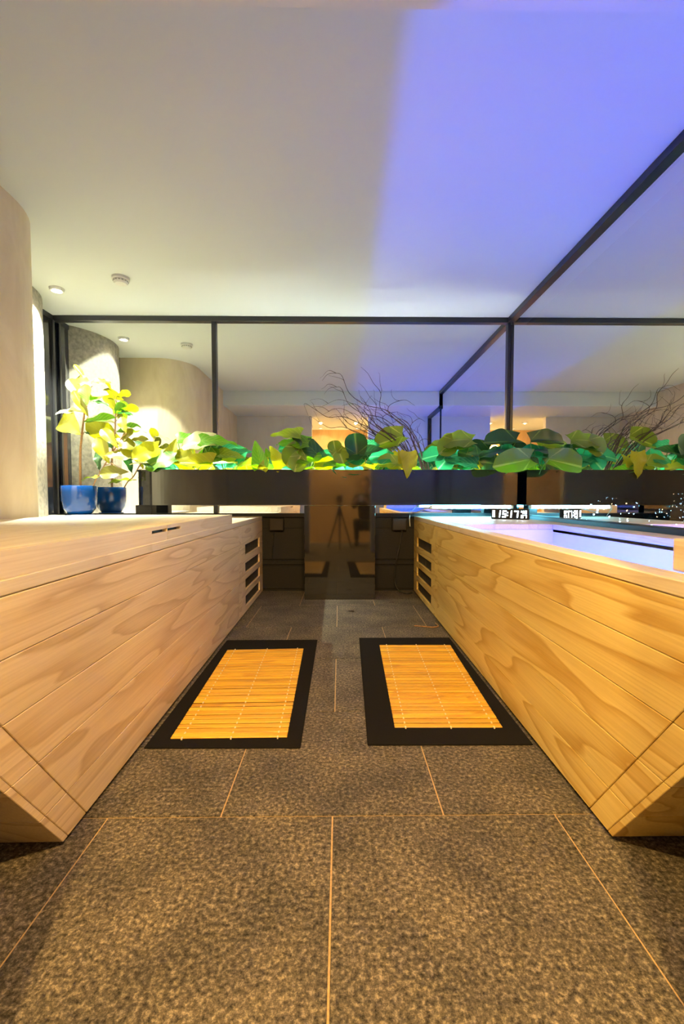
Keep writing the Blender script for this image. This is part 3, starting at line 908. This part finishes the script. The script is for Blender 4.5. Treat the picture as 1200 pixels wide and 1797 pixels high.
# potted fiddle leaf figs on the ledge
def pot_prof(r, h):
    return [(r * .62, 0.012), (r * .74, 0.03 * h / .25), (r * .90, h * .25), (r * .98, h * .5), (r, h * .8), (r, h - .004), (r - .004, h), (r - .012, h - .003), (r - .016, h - .03), (r - .02, h * .8)]
def fig(name, loc, r, h, glaze, label, trunk, leaves, branches=()):
    org = Vector(loc)
    t = empty(name, org)
    tag(t, label, 'potted plant')
    MB().lathe(pot_prof(r, h), 40).build('pot', glaze, t, smooth=True)
    MB().lathe([(r * .70, 0.0), (r * .80, 0.004), (r * .80, 0.012), (r * .66, 0.0125)], 32).build('saucer', glaze, t, smooth=True)
    MB().lathe([(0.001, h * .82), (r - .021, h * .82), (r - .021, h * .81), (0.001, h * .80)], 24).build('soil', M['soil'], t)
    st = MB()
    P = [Vector((0.01, 0, h * .8))] + [at(px, py, org.y + dy) - org for px, py, dy in trunk]
    sp = smooth_path(P, 6)
    st.tube(sp, [0.011 - 0.006 * k / len(sp) for k in range(len(sp))], 8)
    stems = list(sp)
    for br in branches:
        Q = [at(px, py, org.y + dy) - org for px, py, dy in br]
        if br[0][2] == 0: Q[0].z = h * .8
        st.tube(smooth_path(Q, 6), 0.006, 6); stems += smooth_path(Q, 6)
    for lf in leaves:
        px, py, L, ang, dy, mm, nn = lf[:7]
        wd = lf[7] if len(lf) > 7 else 1.0
        b = put_leaf(t, org, px, py, L, ang, org.y + dy, 'fiddle', 'leaf_fig' if mm == y_ else mm, nn, wd * 1.18)
        near = min(stems, key=lambda q: (q - b - Vector((0, 0, -.03))).length)
        if (near - b).length > 0.01:
            st.tube([near, (near + b) / 2 + Vector((0, 0, -.006)), b], 0.003, 5)
    st.build('stem', M['bark'], t, smooth=True)
    return t
pz = SILL - 0.005
a = at(140, 890, 3.93)
fig('potted_fiddle_leaf_fig', (a.x, 3.93, pz), 0.138, 0.255, M['blue_glaze'], 'potted fiddle leaf fig with yellow lit leaves in a cobalt blue glazed pot',
    [(141, 800, 0), (143, 770, 0), (147, 735, 0), (150, 705, 0.01), (152, 685, 0.01)], [
    (122, 744, 64, 142, -0.03, y_, (-.3, -.9, .35), 1.0), (122, 722, 54, 166, 0.03, p_l, (0, -.5, .85), .9), (142, 708, 52, 118, -0.05, y_, (.4, -.85, .2), .7),
    (133, 684, 48, 124, -0.02, y_, (.2, -.9, .3), .8), (145, 668, 40, 150, 0.0, y_, (.1, -.9, .4), 1.0), (141, 654, 34, 130, 0.04, y_, (.5, -.8, .3), .5),
    (151, 693, 38, 100, -0.06, g_, CAM_N, 1.1), (171, 694, 36, 14, -0.03, y_, MID_N, 1.0), (171, 668, 34, 30, 0.03, y_, MID_N, .8),
    (171, 704, 32, 20, 0.02, d_, UP_N, .9), (174, 737, 52, 18, 0.0, g_, MID_N, .8), (152, 759, 9, -20, 0, d_, MID_N), (165, 700, 30, 45, 0.05, g_, MID_N),
    (159, 836, 44, 150, -0.02, o_l, UP_N, .55), (180, 790, 52, 116, -0.06, y_, (.25, -.95, .1), .9), (172, 806, 38, 100, -0.02, d_, CAM_N, .8), (190, 778, 26, 120, -0.02, d_, MID_N),
    (208, 798, 50, 8, -0.08, y_, MID_N, 1.1), (200, 830, 50, 185, -0.09, y_, (0, -.9, .4), 1.0), (192, 768, 48, 128, -0.06, y_, (.3, -.9, .3), .8),
    (217, 775, 40, -32, -0.06, y_, MID_N, 1.0), (216, 745, 32, 112, -0.06, y_, CAM_N, 1.0), (223, 763, 30, 60, -0.04, y_, CAM_N, .9),
    (238, 751, 34, 10, -0.02, p_l, UP_N, 1.1), (244, 771, 30, 15, -0.02, y_, MID_N, .9), (226, 800, 40, -20, 0.05, d_, MID_N, 1.2), (232, 782, 36, 30, 0.06, d_, MID_N, 1.1)],
    branches=[[(160, 850, 0), (168, 842, -0.02), (176, 830, -0.04), (186, 812, -.04), (200, 790, -.04), (215, 765, -.04)]])

# ================================================================== BAMBOO MATS
def mat_thing(name, corners, inner, label, nsl):
    """corners / inner: four floor points, near-left, near-right, far-right, far-left"""
    t = empty(name, ((corners[0][0] + corners[2][0]) / 2, (corners[0][1] + corners[2][1]) / 2, 0))
    tag(t, label, 'bath mat')
    O = t.location.copy()
    pts = [(x - O.x, y - O.y) for x, y in corners]
    MB().prism(pts, 'Z', 0.0005, 0.006, bevel=0.002).build('felt_border', M['felt'], t)
    I = [Vector((x - O.x, y - O.y, 0)) for x, y in inner]
    Lf, Rt = (I[3] - I[0]), (I[2] - I[1])
    rr = random.Random(len(label))
    for k in range(nsl):
        a, b = (k + 0.08 + rr.uniform(-.04, .05)) / nsl, (k + 0.90 + rr.uniform(-.06, .04)) / nsl
        p = [I[0] + Lf * a, I[1] + Rt * a, I[1] + Rt * b, I[0] + Lf * b]
        top = 0.0105 + rr.uniform(-.0006, .0008)
        ctr = sum(p, Vector()) / 4
        mb = MB().prism([(v.x - ctr.x, v.y - ctr.y) for v in p], 'Z', 0.0062, top, bevel=0.0016)
        mb.build('slat', M['bamboo'], t, (ctr.x, ctr.y, 0))
    for f in (0.10, 0.52, 0.92):
        mb = MB()
        for k in range(nsl + 1):
            a = k / nsl
            q = (I[0] + Lf * a) * (1 - f) + (I[1] + Rt * a) * f
            mb.box(q.x - .0022, q.x + .0022, q.y - .006, q.y + .006, 0.0065, 0.0122)
        mb.build('stitching', M['thread'], t)['kind'] = 'stuff'
    return t
mat_thing('bamboo_bath_mat', [(-0.672, 1.535), (-0.135, 1.530), (-0.135, 2.72), (-0.680, 2.72)],
          [(-0.600, 1.585), (-0.188, 1.590), (-0.205, 2.55), (-0.630, 2.53)], 'black edged bamboo slat mat beside the covered left bathtub', 27)
mat_thing('bamboo_bath_mat', [(0.096, 1.545), (0.672, 1.54), (0.672, 2.755), (0.118, 2.755)],
          [(0.204, 1.655), (0.605, 1.65), (0.640, 2.60), (0.230, 2.605)], 'black edged bamboo slat mat beside the open right bathtub', 28)

# ================================================================== CLOCK
ck = empty('digital_clock', (1.315, 3.50, 0.6955), R(-36))
tag(ck, 'small black digital clock showing 15:17 on the right bathtub deck', 'clock')
CW, CH = 0.285, 0.083
MB().box(-CW / 2, CW / 2, -0.014, 0.014, 0.0, CH, bevel=0.006, seg=2).build('case', M['black_plastic'], ck)
SEG = {'0': 'abcdef', '1': 'bc', '2': 'abged', '3': 'abgcd', '4': 'fgbc', '5': 'afgcd', '7': 'abc', '6': 'afgedc'}
def digit(mb, ch, x, z, w_, h, th, sl=0.10):
    y0, y1 = -0.0155, -0.0143
    S = {'a': (0, h - th, w_, h), 'd': (0, 0, w_, th), 'g': (0, h / 2 - th / 2, w_, h / 2 + th / 2),
         'f': (0, h / 2, th, h), 'e': (0, 0, th, h / 2), 'b': (w_ - th, h / 2, w_, h), 'c': (w_ - th, 0, w_, h / 2)}
    for s_ in SEG[ch]:
        a, b, c, d = S[s_]
        q = [(x + a + sl * b, z + b), (x + c + sl * b, z + b), (x + c + sl * d, z + d), (x + a + sl * d, z + d)]
        mb.prism(q, 'Y', y0, y1)
mb = MB()
mb.box(-CW / 2 + 0.012, -CW / 2 + 0.030, -0.0155, -0.0143, 0.016, CH - 0.014)
dh = 0.053
digit(mb, '1', -0.098, 0.015, 0.026, dh, 0.009)
digit(mb, '5', -0.058, 0.015, 0.030, dh, 0.009)
for z in (0.027, 0.048): mb.box(-0.020, -0.011, -0.0155, -0.0143, z, z + 0.009)
digit(mb, '1', -0.012, 0.015, 0.026, dh, 0.009)
digit(mb, '7', 0.030, 0.015, 0.032, dh, 0.009)
digit(mb, '4', 0.083, 0.045, 0.018, 0.024, 0.005); digit(mb, '3', 0.107, 0.045, 0.018, 0.024, 0.005)
digit(mb, '2', 0.083, 0.013, 0.018, 0.024, 0.005); digit(mb, '7', 0.107, 0.013, 0.018, 0.024, 0.005)
mb.build('digits', M['digits'], ck)

# ================================================================== SMALL THINGS
# smoke detector
sd = empty('smoke_detector', (-1.62, 3.47, CEIL))
tag(sd, 'round white smoke detector on the ceiling near the alcove', 'smoke detector')
MB().lathe([(0.062, 0.0), (0.062, -0.016), (0.058, -0.02)], 28).build('base', M['white_plastic'], sd, smooth=False)
MB().lathe([(0.050, -0.02), (0.050, -0.034), (0.040, -0.046), (0.012, -0.050)], 28).build('dome', M['white_plastic'], sd)
mb = MB()
for k in range(14):
    a = 2 * math.pi * k / 14
    mb.box(0.049 * math.cos(a) - .004, 0.049 * math.cos(a) + .004, 0.049 * math.sin(a) - .004, 0.049 * math.sin(a) + .004, -0.033, -0.025)
mb.build('vent_slots', M['grey_plastic'], sd)

def downlight(name, x, y, z, label, watts, col, spot=R(110), blend=0.6, aim=(0, 0, 0), r=0.04):
    t = empty(name, (x, y, z))
    tag(t, label, 'ceiling light')
    MB().lathe([(r, -0.022), (r + .010, -0.022), (r + .014, 0.0), (r, 0.0)], 28, cap=False).build('trim_ring', M['white_plastic'], t)
    MB().lathe([(0.001, -0.004), (r - .0005, -0.004), (r - .0005, -0.001), (0.001, -0.001)], 24).build('lens', M['spot_lens'], t)
    ld = bpy.data.lights.new('spot_beam', 'SPOT')
    ld.energy = watts; ld.color = col; ld.spot_size = spot; ld.spot_blend = blend; ld.shadow_soft_size = r * .45
    lo_ = bpy.data.objects.new('spot_beam', ld); C.objects.link(lo_); lo_.parent = t
    lo_.location = (0, 0, -0.022)
    lo_.rotation_euler = (aim[0], aim[1], 0)
    return t
downlight('downlight', -2.20, 3.65, CEIL, 'bright recessed spotlight above the two potted figs', SPOT_ALCOVE, (0.95, 1.0, 0.82), R(105), 0.6)
downlight('downlight', -0.35, -0.12, SOF, 'recessed spotlight in hall ceiling left of the doorway', SPOT_HALL, (1.0, 0.63, 0.20), R(140), 0.8, (R(28), 0, 0))
downlight('downlight', 0.30, -0.12, SOF, 'recessed spotlight in hall ceiling right of the doorway', SPOT_HALL, (1.0, 0.63, 0.20), R(140), 0.8, (R(28), 0, 0))

downlight('downlight', -0.38, -0.80, SOF, 'added fill spotlight brightening the hall back wall left of the globe lamp', FILL_WASH, (1.0, 0.74, 0.38), R(100), 0.8, (R(-26), 0, 0), 0.03)  # this pair is added to brighten the hall wall and its reflection
downlight('downlight', 0.36, -0.80, SOF, 'added fill spotlight brightening the hall back wall right of the globe lamp', FILL_WASH, (1.0, 0.74, 0.38), R(100), 0.8, (R(-26), 0, 0), 0.03)
gl = empty('wall_lamp', (-0.07, -1.10, 1.86))
tag(gl, 'glowing globe wall lamp on the hall wall behind the doorway', 'lamp')
MB().box(-0.05, 0.05, 0.0, 0.02, -0.05, 0.05, bevel=0.004).build('back_plate', M['black_frame'], gl)
MB().tube([(0, 0.02, 0), (0, 0.05, 0)], 0.015, 12).build('arm', M['black_frame'], gl)
prof = [(max(0.002, 0.09 * math.sin(math.pi * k / 14)), -0.09 * math.cos(math.pi * k / 14)) for k in range(15)]
MB().lathe(prof, 24, (0, 0.135, 0)).build('globe', M['globe'], gl, smooth=True)

# junction boxes and cables on the dark wall
def jbox(x, z, label):
    t = empty('junction_box', (x, D - 0.010, z)); tag(t, label, 'junction box')
    MB().box(-0.065, 0.065, -0.05, 0.0, -0.055, 0.055, bevel=0.004).build('housing', M['dark_box'], t)
    MB().box(-0.058, 0.058, -0.054, -0.05, -0.048, 0.048, bevel=0.002).build('cover_plate', M['dark_box'], t)
    return t
jbox(-0.575, 0.62, 'dark junction box under the glass left of the pedestal')
jbox(0.545, 0.62, 'dark junction box under the glass right of the pedestal')
def cable(name, pts, r, m, label):
    o = MB().tube(smooth_path(pts, 8), r, 6).build(name, m, smooth=True)
    tag(o, label, 'cable'); return o
cable('power_cable', [(0.57, 4.16, 0.565), (0.555, 4.15, 0.45), (0.52, 4.13, 0.30), (0.50, 4.12, 0.14), (0.52, 4.09, 0.04), (0.59, 4.05, 0.006), (0.655, 4.06, 0.010)], 0.0045, M['cable'], 'black cable looping from the right junction box to the floor')
cable('power_cable', [(-0.60, 4.16, 0.565), (-0.605, 4.165, 0.48), (-0.615, 4.17, 0.38), (-0.62, 4.178, 0.27)], 0.003, M['cable'], 'thin cable hanging below the left junction box')
cable('lamp_cable', [(0.768, 3.883, 0.784), (0.74, 3.93, 0.765), (0.69, 4.04, 0.738), (0.65, 4.12, 0.722), (0.64, 4.165, 0.69), (0.645, 4.168, 0.60)], 0.004, M['white_plastic'], 'short white cable running from the tube light to the back wall')
# dry bits on the floor
o = MB().tube(smooth_path([(0.50, 3.02, 0.004), (0.56, 3.00, 0.004), (0.62, 2.98, 0.005), (0.66, 3.01, 0.004), (0.655, 3.08, 0.004)], 6), 0.004, 5).build('dry_stalk', M['bark'], smooth=True)
tag(o, 'thin dry orange stalk on floor tiles near the right bathtub vents', 'stalk')
for px, py, Y, lab in ((620, 1073, 3.42, 'small dark dry leaf on the floor in front of the pedestal'), (692, 1058, 3.70, 'small dark dry leaf on the floor at pedestal right corner')):
    me = LEAF[('arrow', 1, 'leaf_dark')].copy(); me.materials.clear(); me.materials.append(M['twig'])
    o = link('dry_leaf', me); p = at(px, py, Y)
    o.location = (p.x, Y, 0.006); o.scale = (.05, .05, .03); o.rotation_euler = (0, 0, 1.2)
    tag(o, lab, 'leaf')

# ================================================================== PHOTOGRAPHER (seen only in reflections)
def skin_mesh(name, chains, material, parent, sub=2, root=None):
    """chains: lists of (x, y, z, radius) joined where the coordinates repeat; one continuous surface"""
    idx, verts, edges, rad = {}, [], [], []
    for ch in chains:
        prev = None
        for x, y, z, r_ in ch:
            k = (round(x, 4), round(y, 4), round(z, 4))
            if k not in idx:
                idx[k] = len(verts); verts.append((x, y, z)); rad.append(r_)
            if prev is not None and prev != idx[k]: edges.append((prev, idx[k]))
            prev = idx[k]
    me = bpy.data.meshes.new(name); me.from_pydata(verts, edges, [])
    o = link(name, me, material, parent)
    mo = o.modifiers.new('skin', 'SKIN')
    for i_, sv in enumerate(me.skin_vertices[0].data if me.skin_vertices else []):
        q = rad[i_]; sv.radius = q if isinstance(q, tuple) else (q, q); sv.use_root = (i_ == 0)
    mo.use_smooth_shade = True
    ss = o.modifiers.new('sub', 'SUBSURF'); ss.levels = sub; ss.render_levels = sub
    return o
def ensure_skin(me):
    if not me.skin_vertices:
        bm = bmesh.new(); bm.from_mesh(me); bm.verts.layers.skin.verify(); bm.to_mesh(me); bm.free()
_link0 = link
def link(name, me, material=None, parent=None, loc=None):
    if isinstance(me, bpy.types.Mesh) and len(me.edges) and not len(me.polygons): ensure_skin(me)
    return _link0(name, me, material, parent, loc)
M['skin'] = simple('skin_tone', (0.55, 0.30, 0.19), 0.5)
M['jacket'] = simple('dark_jersey', (0.020, 0.018, 0.020), 0.85, bump=0.2, bscale=200)
M['trousers'] = simple('dark_trousers', (0.012, 0.013, 0.018), 0.85, bump=0.2, bscale=200)
M['hair'] = simple('dark_hair', (0.012, 0.008, 0.006), 0.5, bump=0.6, bscale=120)
M['eye_white'] = simple('eye_white', (0.7, 0.68, 0.65), 0.3)
PXC = 0.47
person = empty('person', (PXC, -0.55, 0.0))
tag(person, 'person in dark clothes crouching behind the right side of the doorway, holding a phone', 'person')
def q(x, y, z, r_): return (x, y, z, r_)       # local to the figure, facing +Y
arms_b, arms_j, legs = [], [], []
for sx in (-1, 1):
    hx = -0.10 + sx * 0.075                   # hands meet at the camera held left of the body axis
    arms_j += [[q(0, 0.02, 0.86, .105), q(sx * .165, 0.02, 0.885, .062), q(sx * .215, .17, .70, .052), q(hx + sx * .045, .325, .775, .040)]]
    w0 = q(hx + sx * .045, .325, .775, .027)
    w1 = q(hx + sx * .030, .365, .800, .024)
    palm = q(hx + sx * .015, .405, .825, .030)
    arms_b += [[q(sx * .215, .17, .70, .040), w0, w1, palm]]
    for k in range(4):
        dz = 0.030 - 0.020 * k; ln_ = (.9, 1.0, .95, .75)[k]
        bx_, by_, bz_ = hx + sx * .008, .425, .835 + dz
        arms_b += [[palm, q(bx_, by_, bz_, .0095), q(bx_ - sx * .012, by_ + .026 * ln_, bz_, .0085), q(bx_ - sx * .032 * ln_, by_ + .030 * ln_, bz_, .0078), q(bx_ - sx * .048 * ln_, by_ + .022, bz_, .007)]]
    arms_b += [[palm, q(hx - sx * .006, .385, .850, .011), q(hx - sx * .022, .372, .862, .010), q(hx - sx * .040, .368, .864, .008)]]
    legs += [[q(0, -.02, .40, .12), q(sx * .10, -.01, .38, .095), q(sx * .185, .30, .47, .064), q(sx * .165, .03, .13, .045), q(sx * .165, .02, .085, .042)]]
body = skin_mesh('body', [[q(0, .0, .80, .09), q(0, .045, .955, .052), q(0, .065, 1.02, .050)]] + [[q(0, .0, .80, .09), q(sx * .16, .02, .87, .045), q(sx * .215, .17, .70, .040)] for sx in (-1, 1)] + arms_b, M['skin'], person)
skin_mesh('jacket', [[q(0, -.03, .42, .125), q(0, -.035, .58, (.15, .11)), q(0, 0.0, .76, (.165, .115)), q(0, 0.02, .86, .105), q(0, .04, .93, .062)]] + arms_j, M['jacket'], person)
skin_mesh('trousers', legs, M['trousers'], person)
for sx in (-1, 1):
    skin_mesh('shoe', [[q(sx * .165, -.045, .045, .042), q(sx * .165, .03, .050, .045), q(sx * .175, .11, .036, .040), q(sx * .18, .19, .030, .030)]], M['jacket'], person)
# head with brow, nose, mouth, ears, hair
def head_mesh(scale, cut=None):
    bm = bmesh.new()
    bmesh.ops.create_uvsphere(bm, u_segments=28, v_segments=20, radius=1.0)
    for v in bm.verts:
        x, y, z = v.co
        nx, ny, nz = x * .078, y * .098, z * .118
        if z < 0:
            nx *= 1 + .28 * z; ny *= 1 + (.10 * z if y > 0 else .30 * z)
        if y > .55 and abs(x) < .22 and -.35 < z < .12:
            ny += .026 * (1 - abs(x) / .22) * (1 - abs(z + .22) / .36 if abs(z + .22) < .36 else 0)
        if y > .5 and .05 < z < .22 and .18 < abs(x) < .55: ny -= .008
        if y > .6 and -.62 < z < -.5 and abs(x) < .35: ny += .006
        v.co = Vector((nx, ny, nz)) * scale
    if cut is not None:
        bmesh.ops.delete(bm, geom=[v for v in bm.verts if cut(v.co)], context='VERTS')
    me = bpy.data.meshes.new('head'); bm.to_mesh(me); bm.free()
    for p in me.polygons: p.use_smooth = True
    return me
HC = (0, .085, 1.115)
hd = link('head', head_mesh(1.0), M['skin'], person, HC)
hr = link('hair', head_mesh(1.10, lambda c: (c.y > .045 and c.z < .055) or c.z < -.045 or (c.y > .0 and c.z < .01)), M['hair'], person, HC)
sm_ = hr.modifiers.new('thick', 'SOLIDIFY'); sm_.thickness = 0.012
for sx in (-1, 1):
    MB().lathe([(max(.001, .011 * math.sin(math.pi * k / 8)), -.011 * math.cos(math.pi * k / 8)) for k in range(9)], 12, (sx * .030, .083, .012)).build('eye', M['eye_white'], hd, smooth=True)
    MB().lathe([(max(.0005, .0055 * math.sin(math.pi * k / 6)), -.0055 * math.cos(math.pi * k / 6)) for k in range(7)], 10, (sx * .030, .0905, .012)).build('pupil', M['hair'], hd, smooth=True)
    MB().lathe([(max(.001, .022 * math.sin(math.pi * k / 8)), -.030 * math.cos(math.pi * k / 8)) for k in range(9)], 12, (0, 0, 0)).build('ear', M['skin'], hd, (sx * .078, -.008, -.005), smooth=True).scale = (.4, .8, 1)
MB().box(-.024, .024, .078, .090, -.062, -.054, bevel=.003).build('mouth', simple('lip', (.35, .12, .09), .5), hd)
ph = empty('phone', (PXC - 0.10, -0.55 + 0.425, 0.835))
tag(ph, 'small white phone held in both hands by the crouching person', 'phone')
MB().box(-.034, .034, -.004, .004, -.040, .070, bevel=.0035).build('phone_body', M['white_plastic'], ph)
MB().box(-.030, .030, -.0046, -.0041, -.035, .065).build('screen', M['black_glass'], ph)
# the camera on its tripod just behind the picture's viewpoint
pc = empty('photo_camera', (0.0, -0.115, 0.845))
tag(pc, 'black camera mounted on the tripod in the doorway', 'camera')
MB().box(-.048, .048, -.03, .03, -.065, .065, bevel=.010, seg=2).build('camera_body', M['black_plastic'], pc)
MB().box(-.062, -.048, -.025, .025, -.022, .022, bevel=.006).build('viewfinder_hump', M['black_plastic'], pc)
MB().prism([(.036 * math.cos(a * math.pi / 12), .036 * math.sin(a * math.pi / 12)) for a in range(24)], 'Y', .03, .085, bevel=.003).build('lens_barrel', M['black_plastic'], pc)
MB().prism([(.028 * math.cos(a * math.pi / 12), .028 * math.sin(a * math.pi / 12)) for a in range(24)], 'Y', .0855, .087).build('lens_glass', M['black_glass'], pc)
tp = empty('tripod', (0.0, -0.115, 0.0))
tag(tp, 'black tripod carrying the camera in the doorway', 'tripod')
MB().box(-.03, .03, -.03, .03, .765, .778, bevel=.003).build('head_plate', M['black_plastic'], tp)
MB().tube([(0, 0, .36), (0, 0, .765)], .017, 10).build('centre_column', M['black_plastic'], tp)
MB().tube([(0, 0, .56), (0, 0, .68)], .038, 12).build('shoulder', M['black_plastic'], tp)
for k in range(3):
    a = R(90 + 120 * k)
    lg = MB().tube([(.03 * math.cos(a), .03 * math.sin(a), .62), (.15 * math.cos(a), .15 * math.sin(a), .26), (.23 * math.cos(a), .23 * math.sin(a), .008)], [.016, .013, .010], 8).build('leg', M['black_plastic'], tp)
    MB().tube([(.225 * math.cos(a), .225 * math.sin(a), .03), (.233 * math.cos(a), .233 * math.sin(a), 0.0)], .013, 8).build('rubber_foot', M['black_plastic'], lg)

# ================================================================== CITY OUTSIDE THE RIGHT GLASS
M['tower'] = simple('dark_facade', (0.02, 0.022, 0.03), 0.8)
M['lit_a'] = emit('lit_window_cool', (0.45, 0.75, 1.0), 45.0)
M['lit_b'] = emit('lit_window_warm', (1.0, 0.62, 0.30), 40.0)
rr = random.Random(5)
for i in range(14):
    ang = 0.50 + 0.16 * ((i * 5) % 14) / 14
    dist = 150 + 32 * i
    x = dist * math.sin(ang) ; y = dist * math.cos(ang)
    wdt, h = rr.uniform(7, 13) * (1 + i * .1), rr.uniform(-8, 2) * dist / 190
    t = empty('city_building', (x, y, -45)); t.rotation_euler = (0, 0, -ang)
    tag(t, 'distant dark tower with tiny lit windows seen through the right glass', 'building', 'city towers outside the right glass')
    MB().box(-wdt / 2, wdt / 2, 0, 10, 0, 45 + h).build('tower_block', M['tower'], t)
    for mk in ('lit_a', 'lit_b'):
        mb = MB()
        for _ in range(26 if mk == 'lit_a' else 8):
            wx = rr.uniform(-wdt / 2 + .4, wdt / 2 - .8); wz = 45 + h - 0.8 - rr.uniform(0, 14)
            s_ = rr.uniform(.25, .55)
            mb.box(wx, wx + s_, -0.06, 0.02, wz, wz + s_)
        o = mb.build('lit_windows', M[mk], t); o['kind'] = 'stuff'
